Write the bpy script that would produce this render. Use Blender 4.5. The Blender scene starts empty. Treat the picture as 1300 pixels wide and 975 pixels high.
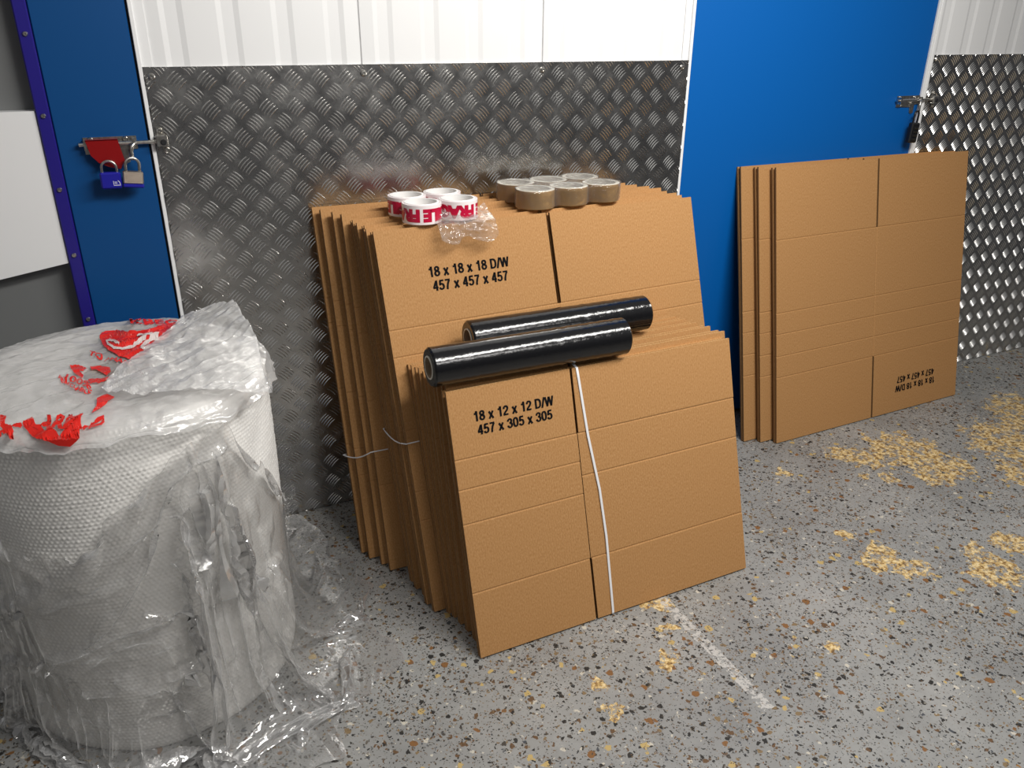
import bpy, bmesh, math, random
import numpy as np
from mathutils import Vector, Matrix, noise
random.seed(7)
PI = math.pi
S = bpy.context.scene
COL = S.collection
R_ = math.radians

# ------------------------------------------------------------------ camera, world, lights, exposure
FPX, IW, IH = 1016.96, 1300, 975
YAW, PITCH, ROLL = R_(25.297), R_(24.055), R_(0.385)
CP = Vector((0, -2.0622, 1.3002))
FW = Vector((math.sin(YAW)*math.cos(PITCH), math.cos(YAW)*math.cos(PITCH), -math.sin(PITCH)))
_rt = Vector((math.cos(YAW), -math.sin(YAW), 0)); _up = _rt.cross(FW)
RT = _rt*math.cos(ROLL) + _up*math.sin(ROLL); UP = _up*math.cos(ROLL) - _rt*math.sin(ROLL)
cam = bpy.data.cameras.new('camera'); camo = bpy.data.objects.new('camera', cam); COL.objects.link(camo)
cam.sensor_width = 36; cam.lens = FPX/IW*36; cam.clip_start = .05
camo.matrix_world = Matrix((( RT.x, UP.x, -FW.x, CP.x), (RT.y, UP.y, -FW.y, CP.y), (RT.z, UP.z, -FW.z, CP.z), (0,0,0,1)))
S.camera = camo
S.view_settings.view_transform = 'Standard'; S.view_settings.look = 'None'
S.view_settings.gamma = 1; S.view_settings.use_curve_mapping = False
S.view_settings.exposure = 0.0
S.cycles.use_denoising = True
S.cycles.transparent_max_bounces = 24; S.cycles.max_bounces = 8
W = bpy.data.worlds.new('world'); S.world = W; W.use_nodes = True
_n = W.node_tree.nodes; _l = W.node_tree.links                     # dim corridor all round, pale lit ceiling overhead
_c = _n.new('ShaderNodeTexCoord'); _x = _n.new('ShaderNodeSeparateXYZ'); _r = _n.new('ShaderNodeValToRGB')
_l.new(_c.outputs['Generated'], _x.inputs[0]); _l.new(_x.outputs[2], _r.inputs[0])
_r.color_ramp.elements[0].position = .12; _r.color_ramp.elements[0].color = (.085, .085, .088, 1)
_r.color_ramp.elements[1].position = .5; _r.color_ramp.elements[1].color = (.30, .30, .297, 1)
_l.new(_r.outputs[0], _n['Background'].inputs[0]); _n['Background'].inputs[1].default_value = .75
def area(name, loc, target, sx, sy, power, col=(1, 1, 1), spread=PI):
    l = bpy.data.lights.new(name, 'AREA'); l.shape = 'RECTANGLE'; l.size = sx; l.size_y = sy; l.energy = power; l.color = col; l.spread = spread
    o = bpy.data.objects.new(name, l); COL.objects.link(o); o.location = loc
    o.rotation_euler = (Vector(target)-Vector(loc)).to_track_quat('-Z', 'Y').to_euler()
    return o
area('ceiling_batten_light', (1.30, -1.42, 2.08), (.9, -.30, .6), 1.4, .22, 42, (1, .975, .93))
area('added_fill_light', (1.6, -3.1, 2.6), (.3, -.4, .5), 1.2, .25, 16, (1, .97, .93))  # added fill lamp behind the camera; no fitting seen there

def at(px, py, z):                  # the point at height z seen at a pixel of the photograph
    r = FW + RT*((px-IW/2)/FPX) - UP*((py-IH/2)/FPX)
    return CP + r*((z-CP.z)/r.z)

# ------------------------------------------------------------------ materials
def mat(name, base=(.5, .5, .5), rough=.5, metal=0, **kw):
    m = bpy.data.materials.new(name); m.use_nodes = True
    b = m.node_tree.nodes['Principled BSDF']
    b.inputs['Base Color'].default_value = (*base, 1); b.inputs['Roughness'].default_value = rough; b.inputs['Metallic'].default_value = metal
    for k, v in kw.items(): b.inputs[k.replace('_', ' ')].default_value = v
    m['b'] = b.name
    return m
class NT:
    def __init__(s, m):
        s.t = m.node_tree; s.b = s.t.nodes.get('Principled BSDF'); s._tc = None
    def n(s, typ, **kw):
        x = s.t.nodes.new(typ)
        for k, v in kw.items(): setattr(x, k, v)
        return x
    def l(s, a, b): s.t.links.new(a, b)
    def obj(s):
        if not s._tc: s._tc = s.n('ShaderNodeTexCoord')
        return s._tc.outputs['Object']
    def mapping(s, sc, src=None, rot=(0, 0, 0)):
        x = s.n('ShaderNodeMapping'); x.inputs['Scale'].default_value = sc; x.inputs['Rotation'].default_value = rot
        s.l(src or s.obj(), x.inputs['Vector']); return x.outputs[0]
    def noise(s, scale, src=None, detail=3, rough=.55, dist=0):
        x = s.n('ShaderNodeTexNoise'); x.inputs['Scale'].default_value = scale; x.inputs['Detail'].default_value = detail
        x.inputs['Roughness'].default_value = rough; x.inputs['Distortion'].default_value = dist
        s.l(src or s.obj(), x.inputs['Vector']); return x
    def vor(s, scale, src=None, feature='F1', rnd=1):
        x = s.n('ShaderNodeTexVoronoi', feature=feature); x.inputs['Scale'].default_value = scale; x.inputs['Randomness'].default_value = rnd
        s.l(src or s.obj(), x.inputs['Vector']); return x
    def ramp(s, fac, stops, interp='LINEAR'):
        x = s.n('ShaderNodeValToRGB'); cr = x.color_ramp; cr.interpolation = interp
        while len(cr.elements) < len(stops): cr.elements.new(.5)
        for e, (p, c) in zip(cr.elements, stops):
            e.position = p; e.color = (*c, 1) if len(c) == 3 else c
        s.l(fac, x.inputs[0]); return x.outputs[0]
    def g(s, *v): return tuple(v)
    def math(s, op, a, b=None, c=None, clamp=False):
        x = s.n('ShaderNodeMath', operation=op); x.use_clamp = clamp
        for i, q in enumerate((a, b, c)):
            if q is None: continue
            if isinstance(q, (int, float)): x.inputs[i].default_value = q
            else: s.l(q, x.inputs[i])
        return x.outputs[0]
    def mix(s, fac, a, b, blend='MIX'):
        x = s.n('ShaderNodeMix', data_type='RGBA', blend_type=blend)
        for i, q in ((0, fac), (6, a), (7, b)):
            if isinstance(q, (int, float)): x.inputs[i].default_value = q
            elif isinstance(q, tuple): x.inputs[i].default_value = (*q, 1)
            else: s.l(q, x.inputs[i])
        return x.outputs[2]
    def bump(s, h, strength=.3, dist=.002, normal=None):
        x = s.n('ShaderNodeBump'); x.inputs['Strength'].default_value = strength; x.inputs['Distance'].default_value = dist
        s.l(h, x.inputs['Height'])
        if normal: s.l(normal, x.inputs['Normal'])
        s.l(x.outputs[0], s.b.inputs['Normal']); return x.outputs[0]

def card_mat():
    m = mat('brown_cardboard', (.46, .25, .11), .75, Specular_IOR_Level=.25); t = NT(m)
    big = t.noise(5, detail=3).outputs[0]; grain = t.noise(1, t.mapping((420, 0, 170)), 2, .6).outputs[0]
    w = t.n('ShaderNodeTexWave', wave_type='BANDS', bands_direction='X'); w.inputs['Scale'].default_value = 48; w.inputs['Distortion'].default_value = .6; w.inputs['Detail Scale'].default_value = 2
    t.l(t.obj(), w.inputs['Vector'])
    c = t.ramp(grain, [(.28, (.35, .17, .058)), (.5, (.445, .232, .088)), (.75, (.54, .305, .135))])
    c = t.mix(t.ramp(big, [(.3, (0, 0, 0)), (.8, (.35, .35, .35))]), c, (.43, .225, .085))
    c = t.mix(t.math('MULTIPLY', w.outputs['Fac'], .10), c, (.33, .165, .06))
    t.l(c, t.b.inputs['Base Color'])
    t.bump(t.math('ADD', t.math('MULTIPLY', grain, .5), t.math('MULTIPLY', w.outputs['Fac'], .5)), .22, .0008)
    return m
CARD = card_mat()
def edge_mat():
    m = mat('corrugated_board_edge', (.5, .3, .13), .85, Specular_IOR_Level=.2); t = NT(m)
    w = t.n('ShaderNodeTexWave', wave_type='BANDS', bands_direction='X'); w.inputs['Scale'].default_value = 42; w.inputs['Distortion'].default_value = 1.2
    t.l(t.obj(), w.inputs['Vector'])
    w2 = t.n('ShaderNodeTexWave', wave_type='BANDS', bands_direction='Y'); w2.inputs['Scale'].default_value = 90
    t.l(t.obj(), w2.inputs['Vector'])
    f = t.math('MULTIPLY', w.outputs['Fac'], w2.outputs['Fac'])
    t.l(t.ramp(f, [(.1, (.60, .37, .16)), (.75, (.30, .16, .06))]), t.b.inputs['Base Color'])
    return m
EDGE = edge_mat(); SIDE = mat('corrugated_board_side', (.20, .108, .045), .85, Specular_IOR_Level=.2)  # side: hollow flutes and the bundle sides' shade put into the dark brown
INK = mat('black_print_ink', (.006, .006, .007), .8, Specular_IOR_Level=.1)
BLACKFILM = mat('black_stretch_film', (.006, .006, .007), .14, Specular_IOR_Level=.6)
_t = NT(BLACKFILM); _t.bump(_t.noise(1, _t.mapping((14, 90, 90)), 4, .6).outputs[0], .18, .004)
CORE = mat('grey_cardboard_core', (.36, .26, .17), .8)
CORELIP = mat('pale_core_rim', (.62, .58, .5), .7)
WHITEPL = mat('white_tape_core', (.85, .84, .83), .45)
FRAGW = mat('white_printed_tape', (.88, .80, .80), .18)
FRAGR = mat('red_print', (.50, .008, .045), .2)
REDPL = mat('red_film_print', (.72, .02, .012), .3)
PALEPRINT = mat('pale_logo_print', (.72, .62, .6), .35)
REDMETAL = mat('red_painted_steel', (.24, .003, .004), .3)
STEEL = mat('zinc_plated_steel', (.62, .60, .55), .28, 1.0)
_t = NT(STEEL); _t.l(_t.ramp(_t.noise(120, detail=4).outputs[0], [(.3, (.42, .4, .36)), (.7, (.72, .7, .66))]), _t.b.inputs['Base Color'])
LAMSTEEL = mat('laminated_steel', (.42, .36, .30), .42, 1.0)
_t = NT(LAMSTEEL); _w = _t.n('ShaderNodeTexWave', bands_direction='Z'); _w.inputs['Scale'].default_value = 160; _t.l(_t.obj(), _w.inputs['Vector']); _t.bump(_w.outputs['Fac'], .5, .0006)
BLUELOCK = mat('blue_vinyl_lock_body', (.012, .012, .30), .35)
BLACKLOCK = mat('black_lock_body', (.008, .008, .009), .35)
BRASS = mat('brass_dial_marks', (.55, .42, .18), .3, 1)
STRAPW = mat('white_strapping', (.82, .82, .84), .35)
WHITEMARK = mat('white_print', (.8, .8, .85), .5)

def brown_tape_mat():
    m = mat('brown_packing_tape', (.27, .155, .06), .18); t = NT(m)
    t.l(t.ramp(t.noise(1, t.mapping((9, 9, 2)), 3).outputs[0], [(.35, (.25, .14, .048)), (.65, (.36, .215, .082))]), t.b.inputs['Base Color'])
    return m
BROWNTAPE = brown_tape_mat()
TAPESIDE = mat('tape_roll_side', (.86, .81, .70), .4)

def film(name, haze=.14, gloss=.5, bump=.5, scale=40, tint=(.97, .96, .95)):
    m = bpy.data.materials.new(name); m.use_nodes = True; nt = m.node_tree; nt.nodes.clear()
    t = NT(m)
    out = t.n('ShaderNodeOutputMaterial')
    tr = t.n('ShaderNodeBsdfTransparent'); tr.inputs[0].default_value = (.99, .99, .99, 1)
    df = t.n('ShaderNodeBsdfDiffuse'); df.inputs[0].default_value = (*tint, 1)
    tl = t.n('ShaderNodeBsdfTranslucent'); tl.inputs[0].default_value = (*tint, 1)
    gl = t.n('ShaderNodeBsdfGlossy'); gl.inputs['Roughness'].default_value = .07
    a = t.vor(scale, t.mapping((1, 1, .55)), 'F1'); b = t.noise(scale*2.2, detail=4, dist=.8)
    n1 = t.noise(scale*.35, detail=3, dist=1.5)
    h = t.math('ADD', t.math('MULTIPLY', a.outputs['Distance'], .5), t.math('ADD', t.math('MULTIPLY', b.outputs[0], .35), n1.outputs[0]))
    bp = t.n('ShaderNodeBump'); bp.inputs['Strength'].default_value = bump; bp.inputs['Distance'].default_value = .012
    t.l(h, bp.inputs['Height'])
    for q in (gl, df): t.l(bp.outputs[0], q.inputs['Normal'])
    fr = t.n('ShaderNodeLayerWeight'); fr.inputs['Blend'].default_value = .35; t.l(bp.outputs[0], fr.inputs['Normal'])
    mz = t.n('ShaderNodeMixShader'); mz.inputs[0].default_value = .22; t.l(df.outputs[0], mz.inputs[1]); t.l(tl.outputs[0], mz.inputs[2])
    m1 = t.n('ShaderNodeMixShader'); at_ = t.n('ShaderNodeAttribute'); at_.attribute_name = 'fold'
    hz_ = t.math('ADD', haze, t.math('ADD', t.math('MULTIPLY', t.math('POWER', fr.outputs['Facing'], 3), .28), t.math('MULTIPLY', at_.outputs['Fac'], .42)))
    t.l(t.math('MINIMUM', .92, hz_), m1.inputs[0])
    t.l(tr.outputs[0], m1.inputs[1]); t.l(mz.outputs[0], m1.inputs[2])
    m2 = t.n('ShaderNodeMixShader'); t.l(t.math('ADD', .035*gloss, t.math('MINIMUM', .5, t.math('ADD', t.math('MULTIPLY', at_.outputs['Fac'], .34), t.math('MULTIPLY', fr.outputs['Fresnel'], gloss))), clamp=True), m2.inputs[0])
    t.l(m1.outputs[0], m2.inputs[1]); t.l(gl.outputs[0], m2.inputs[2])
    t.l(m2.outputs[0], out.inputs[0])
    return m
CLEAR = film('clear_polythene_film', .11, 1.5, .30, 12)
SCRAP = film('crumpled_wrap_film', .13, 1.5, .6, 50)
MILKY = film('milky_polythene_film', .34, .7, .8, 16)
SHRINK = film('clear_shrink_film', .035, .8, .5, 60)

def floor_mat():
    m = mat('worn_grey_painted_concrete', (.4, .4, .4), .5); t = NT(m); o = t.obj()
    def warp(amt, sc):
        nz = t.noise(sc, o, 3); v = t.n('ShaderNodeVectorMath', operation='SCALE'); s_ = t.n('ShaderNodeVectorMath', operation='SUBTRACT')
        t.l(nz.outputs['Color'], s_.inputs[0]); s_.inputs[1].default_value = (.5, .5, .5); t.l(s_.outputs[0], v.inputs[0]); v.inputs['Scale'].default_value = amt
        a = t.n('ShaderNodeVectorMath', operation='ADD'); t.l(o, a.inputs[0]); t.l(v.outputs[0], a.inputs[1]); return a.outputs[0]
    w1 = warp(.018, 75); w2 = warp(.10, 14)
    base = t.ramp(t.noise(4, o, 5, .6).outputs[0], [(.3, (.24, .24, .235)), (.55, (.32, .32, .31)), (.8, (.40, .39, .375))])
    base = t.mix(t.ramp(t.noise(60, o, 4).outputs[0], [(.45, (0, 0, 0)), (.75, (.35, .35, .35))]), base, (.22, .215, .205))
    dens = t.noise(3.3, o, 3).outputs[0]
    def chips(scale, rad, keep, src, cols, col_in):
        v = t.vor(scale, src); sep = t.n('ShaderNodeSeparateColor'); t.l(v.outputs['Color'], sep.inputs[0])
        size = t.math('MULTIPLY', sep.outputs[0], rad)
        inside = t.math('LESS_THAN', v.outputs['Distance'], size)
        kp = t.math('LESS_THAN', sep.outputs[1], t.math('ADD', keep, t.math('MULTIPLY', t.math('SUBTRACT', dens, .5), 1.1)))
        mk = t.math('MULTIPLY', inside, kp)
        c = t.ramp(sep.outputs[2], cols, 'CONSTANT')
        return t.mix(mk, col_in, c), mk
    dk = [(0, (.018, .016, .014)), (.22, (.055, .046, .038)), (.45, (.115, .095, .075)), (.62, (.06, .065, .075)), (.70, (.13, .07, .03)), (.84, (.22, .15, .075)), (.95, (.56, .52, .44))]
    c, k1 = chips(80, .52, .50, w1, dk, base)
    c, k2 = chips(150, .52, .64, w1, dk, c)
    rust = [(0, (.22, .10, .03)), (.35, (.30, .15, .04)), (.6, (.13, .07, .03)), (.8, (.50, .36, .14))]
    c, k3 = chips(46, .42, .30, w1, rust, c)
    c, k4 = chips(260, .5, .5, w1, dk, c)
    # worn ochre patches, each where the paint has gone
    blobs = [(2.026,-.417,.08),(2.09,-.481,.06),(2.223,-.477,.14),(2.249,-.594,.10),(2.022,-.573,.035),(2.168,-.629,.07),(2.605,-.589,.16),(2.45,-.757,.10),
             (1.918,-.971,.05),(1.893,-1.047,.075),(2.047,-.982,.06),(1.663,-.757,.03),(1.674,-.871,.05),(1.628,-.892,.035),(1.693,-.944,.05),(1.74,-.417,.028),
             (1.967,-.532,.025),(.92,-.955,.026),(1.004,-.787,.032),(.974,-.872,.024),(1.286,-1.074,.03),(.736,-.953,.03),(.727,-1.033,.03),(2.9,-.5,.2),(1.95,-1.42,.06),(3.2,-.7,.15)]
    dmin = None
    for (x, y, r) in blobs:
        d = t.n('ShaderNodeVectorMath', operation='DISTANCE'); t.l(w2, d.inputs[0]); d.inputs[1].default_value = (x, y, 0)
        q = t.math('DIVIDE', d.outputs['Value'], r); dmin = q if dmin is None else t.math('MINIMUM', dmin, q)
    pm = t.math('SUBTRACT', t.math('ADD', t.noise(26, o, 5, .65).outputs[0], .42), t.math('MULTIPLY', dmin, .45))
    pmask = t.math('MULTIPLY', t.ramp(pm, [(.50, (0, 0, 0)), (.53, (1, 1, 1))]), t.ramp(t.noise(27, w1, 6, .85).outputs[0], [(.465, (0, 0, 0)), (.485, (1, 1, 1))]))
    och = t.ramp(t.noise(70, o, 4, .7).outputs[0], [(.34, (.09, .055, .025)), (.43, (.30, .17, .055)), (.50, (.62, .43, .17)), (.60, (.82, .66, .38))])
    c = t.mix(pmask, c, och)
    # faint white painted line running away from the wall
    sx = t.n('ShaderNodeSeparateXYZ'); t.l(w1, sx.inputs[0])
    dx = t.math('ABSOLUTE', t.math('SUBTRACT', sx.outputs[0], 1.028))
    ln = t.math('MULTIPLY', t.math('LESS_THAN', dx, .014), t.math('MULTIPLY', t.math('GREATER_THAN', sx.outputs[1], -1.16), t.math('LESS_THAN', sx.outputs[1], -.75)))
    ln = t.math('MULTIPLY', ln, t.math('GREATER_THAN', t.noise(75, w1, 5, .7).outputs[0], .49))
    c = t.mix(t.math('MULTIPLY', ln, .75), c, (.62, .60, .57))
    t.l(c, t.b.inputs['Base Color'])
    kk = t.math('MAXIMUM', t.math('MAXIMUM', k1, k2), t.math('MAXIMUM', k3, pmask))
    t.l(t.math('ADD', .42, t.math('MULTIPLY', kk, .2)), t.b.inputs['Roughness'])
    t.bump(t.math('SUBTRACT', 1, kk), .35, .0015)
    return m
FLOOR = floor_mat()
def white_wall():
    m = mat('white_coated_steel', (.80, .80, .80), .38); return m
WHITEW = white_wall()
WHITETRIM = mat('white_trim', (.84, .84, .84), .35)
def blue_door():
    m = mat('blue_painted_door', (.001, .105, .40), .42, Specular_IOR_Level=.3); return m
BLUE = blue_door(); BLUESHADE = mat('shaded_blue_door', (.002, .062, .215), .42, Specular_IOR_Level=.3)  # left door: same blue, with its dimmer light put into the colour
NAVY = mat('navy_trim', (.016, .010, .20), .35)
DARKGAP = mat('gap_shade_black', (.01, .01, .012), .8)  # near-black standing in for the shade in door gaps and rod hole
GREYSH = mat('grey_shutter', (.17, .175, .175), .5)
def plate_mat():
    m = mat('aluminium_tread_plate', (.6, .59, .58), .24, 1.0); t = NT(m)
    n = t.noise(7, detail=5, rough=.65).outputs[0]
    t.l(t.ramp(n, [(.3, (.42, .415, .405)), (.55, (.55, .54, .525)), (.75, (.70, .685, .66))]), t.b.inputs['Base Color'])
    t.l(t.ramp(t.noise(16, detail=5, rough=.7).outputs[0], [(.3, (.17, .17, .17)), (.7, (.32, .32, .32))]), t.b.inputs['Roughness'])
    t.bump(t.noise(35, detail=4).outputs[0], .08, .004)
    return m
PLATE = plate_mat(); BARS = mat('polished_tread_bars', (.86, .85, .83), .25, 1.0)
def bubble_mat():
    m = mat('bubble_wrap', (.86, .84, .81), .14, Specular_IOR_Level=.6); return m
BUBBLE = bubble_mat()

# ------------------------------------------------------------------ helpers
class MB:
    def __init__(s): s.v = []; s.f = []; s.m = []
    def add(s, V, F, mi=0):
        o = len(s.v); s.v.extend([tuple(p) for p in V])
        for i, f in enumerate(F):
            s.f.append(tuple(o+k for k in f)); s.m.append(mi if isinstance(mi, int) else mi[i])
    def box(s, x0, x1, y0, y1, z0, z1, mi=0, M=None, ch=0):
        if ch:
            P = []
            for z, i in ((z0, ch), (z0+ch, 0), (z1-ch, 0), (z1, ch)):
                a, b, c, d = x0+i, x1-i, y0+i, y1-i; e = ch if i == 0 else 0
                P.append([(a+e, c, z), (b-e, c, z), (b, c+e, z), (b, d-e, z), (b-e, d, z), (a+e, d, z), (a, d-e, z), (a, c+e, z)])
            V = [p for r in P for p in r]; F = [tuple(range(7, -1, -1)), tuple(range(24, 32))]
            for k in range(3):
                for i in range(8): F.append((k*8+i, k*8+(i+1) % 8, k*8+8+(i+1) % 8, k*8+8+i))
        else:
            V = [(x0,y0,z0),(x1,y0,z0),(x1,y1,z0),(x0,y1,z0),(x0,y0,z1),(x1,y0,z1),(x1,y1,z1),(x0,y1,z1)]
            F = [(0,3,2,1),(4,5,6,7),(0,1,5,4),(1,2,6,5),(2,3,7,6),(3,0,4,7)]
        if M: V = [M @ Vector(p) for p in V]
        s.add(V, F, mi)
    def tube(s, path, r, seg=10, closed=False, mi=0, ry=None):
        P = [Vector(p) for p in path]; n = len(P); rings = []; up = None
        for i in range(n):
            a = P[(i-1) % n] if closed or i > 0 else P[i]; b = P[(i+1) % n] if closed or i < n-1 else P[i]
            d = (b-a).normalized()
            if up is None:
                up = Vector((0, 0, 1)) if abs(d.z) < .9 else Vector((1, 0, 0))
            u = (up - d*up.dot(d)).normalized(); w = d.cross(u); up = u
            rings.append([P[i] + u*(math.cos(2*PI*k/seg)*(ry or r)) + w*(math.sin(2*PI*k/seg)*r) for k in range(seg)])
        V = [p for r_ in rings for p in r_]; F = []
        for i in range(n if closed else n-1):
            j = (i+1) % n
            for k in range(seg): F.append((i*seg+k, i*seg+(k+1) % seg, j*seg+(k+1) % seg, j*seg+k))
        if not closed: F += [tuple(range(seg-1, -1, -1)), tuple((n-1)*seg+k for k in range(seg))]
        s.add(V, F, mi)
    def lathe(s, prof, seg=40, M=None, mi=0, closed=False, mis=None):
        n = len(prof); V = []; F = []; mm = []
        for k in range(seg):
            a = 2*PI*k/seg
            for r, z in prof: V.append(Vector((r*math.cos(a), r*math.sin(a), z)))
        for k in range(seg):
            k2 = (k+1) % seg
            for i in range(n if closed else n-1):
                j = (i+1) % n; F.append((k*n+i, k2*n+i, k2*n+j, k*n+j)); mm.append(mis[i] if mis else mi)
        if M: V = [M @ p for p in V]
        s.add(V, F, mm)
    def prism(s, poly, d0, d1, M=None, mi=0):       # polygon in x,z extruded along y
        n = len(poly); V = [Vector((x, d0, z)) for x, z in poly] + [Vector((x, d1, z)) for x, z in poly]
        F = [tuple(range(n)), tuple(range(2*n-1, n-1, -1))] + [(i, i+n, (i+1) % n+n, (i+1) % n) for i in range(n)]
        if M: V = [M @ p for p in V]
        s.add(V, F, mi)
    def mesh(s, name, mats, smooth=None):
        me = bpy.data.meshes.new(name); me.from_pydata(s.v, [], s.f)
        for m in (mats if isinstance(mats, (list, tuple)) else [mats]): me.materials.append(m)
        me.polygons.foreach_set('material_index', s.m)
        if smooth:
            bm = bmesh.new(); bm.from_mesh(me); bmesh.ops.recalc_face_normals(bm, faces=bm.faces[:]); bm.to_mesh(me); bm.free()
            me.polygons.foreach_set('use_smooth', [True]*len(me.polygons)); me.set_sharp_from_angle(angle=R_(smooth))
        me.update(); return me
    def build(s, name, mats, parent=None, smooth=None):
        return link(name, s.mesh(name, mats, smooth), parent)
def link(name, me, parent=None):
    o = bpy.data.objects.new(name, me); COL.objects.link(o)
    if parent: o.parent = parent
    return o
def tag(o, label=None, cat=None, group=None, kind=None):
    if label: o['label'] = label
    if cat: o['category'] = cat
    if group: o['group'] = group
    if kind: o['kind'] = kind
    return o
def thing(name, label, cat, loc=(0, 0, 0), rot=(0, 0, 0), group=None):
    o = bpy.data.objects.new(name, None); COL.objects.link(o); o.location = loc; o.rotation_euler = rot; o.empty_display_size = .05
    return tag(o, label, cat, group)
def struct(name, mb, m, parent=None, smooth=None):
    o = mb.build(name, m, parent, smooth)
    if not parent: o['kind'] = 'structure'
    return o
def screw_mb(x, y, z, r=.006, rot=None):
    mb = MB(); M = Matrix.Translation((x, y, z)) @ Matrix.Rotation(PI/2, 4, 'X')
    mb.lathe([(0, .0012), (r*.35, .0012), (r*.38, .0040), (r*.72, .0038), (r, .0016), (r, 0), (0, 0)], 14, M); return mb
def textmesh(lines, size, spacing=1.2, bold=.02, align='LEFT', xs=1, gap=1):
    c = bpy.data.curves.new('t', 'FONT'); c.body = '\n'.join(lines); c.size = size; c.offset = bold*size; c.space_line = spacing; c.align_x = align
    c.resolution_u = 4; c.space_character = gap
    o = bpy.data.objects.new('t', c); COL.objects.link(o); dg = bpy.context.evaluated_depsgraph_get()
    me = bpy.data.meshes.new_from_object(o.evaluated_get(dg)); bpy.data.objects.remove(o); bpy.data.curves.remove(c)
    for v in me.vertices: v.co.x *= xs
    return me

# ------------------------------------------------------------------ room shell
mb = MB(); mb.box(-1.6, 4.6, -4.2, .12, -.06, 0); struct('floor', mb, FLOOR)
# white wall of ribbed steel sheets (above and behind the tread plate)
def ribbed(x0, x1, first, step=.1195, z0=.0, z1=2.5, y=.004, d=.003, seams=()):
    pts = [(x0, y)]
    k = first - 5*step
    while k < x1:
        for dx, dy in ((.000, 0), (.012, -d), (.082, -d), (.094, 0)):
            if x0 < k+dx < x1: pts.append((k+dx, y+dy))
        k += step
    for sx in seams:
        pts = [p for p in pts if abs(p[0]-sx) > .006] + [(sx-.002, y), (sx-.0012, y+.006), (sx+.0012, y+.006), (sx+.002, y)]
    pts.append((x1, y)); pts.sort()
    n = len(pts); V = [(x, yy, z0) for x, yy in pts] + [(x, yy, z1) for x, yy in pts] + [(x, .10, z0) for x, yy in pts] + [(x, .10, z1) for x, yy in pts]
    F = []
    for i in range(n-1):
        F += [(i, i+1, n+i+1, n+i), (2*n+i+1, 2*n+i, 3*n+i, 3*n+i+1), (n+i, n+i+1, 3*n+i+1, 3*n+i), (i+1, i, 2*n+i, 2*n+i+1)]
    F += [(0, n, 3*n, 2*n), (n-1, 3*n-1, 4*n-1, 2*n-1)]
    m = MB(); m.add(V, F); return m
struct('wall_back', ribbed(.068, 1.5445, .157, seams=(.564, 1.060)), WHITEW)
struct('wall_right', ribbed(2.552, 4.4, 2.60, d=.003, seams=(3.06, 3.56)), WHITEW)
mb = MB(); mb.box(-1.5, -.156, .035, .12, 0, 2.5); struct('wall_left', mb, GREYSH)
# blue doors
mb = MB(); mb.box(-.1285, .0545, -.002, .05, .012, 2.3, ch=.002); d1 = struct('door_1', mb, BLUESHADE)
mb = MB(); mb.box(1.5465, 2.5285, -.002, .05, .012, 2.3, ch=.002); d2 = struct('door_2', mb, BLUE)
mb = MB(); mb.box(-.129, .06, .05, .10, 0, 2.4); mb.box(1.540, 2.54, .05, .10, 0, 2.4); mb.box(.0545, .0595, .004, .10, 0, 2.4)
struct('trim_1', mb, DARKGAP)  # dark strips painted for the shade behind and beside the doors
# white edge trims beside the doors
def trim(name, x0, x1, y0=-.006, z1=2.5):
    mb = MB(); mb.box(x0, x1, y0, .06, 0, z1, ch=.001); return struct(name, mb, WHITETRIM)
trim('trim_2', .0595, .068); trim('trim_3', 1.5345, 1.5445); trim('trim_4', 2.5305, 2.5415); trim('trim_5', 2.5415, 2.553, -.0075)
mb = MB(); mb.box(.068, .09, -.0005, .05, 1.2138, 2.5); mb.box(1.5130, 1.5345, -.0005, .05, 1.2138, 2.5); struct('trim_6', mb, WHITETRIM)
mb = MB(); mb.box(-.156, -.1295, -.010, .06, 0, 2.5, ch=.0025); nv = struct('trim_7', mb, NAVY)
for z in (1.119, .963, .815, 1.28, .66, .50): screw_mb(-.1425, -.010, z, .0055).build('screw', STEEL, nv, 40)
# white sign board on the grey shutter
mb = MB(); mb.prism([(-.62, .722), (-.1575, .797), (-.1575, 1.129), (-.62, 1.128)], -.004, .034)
tag(mb.build('white_board', WHITETRIM), 'blank white rectangular board fixed to the grey wall beside the navy trim', 'board')

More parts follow.
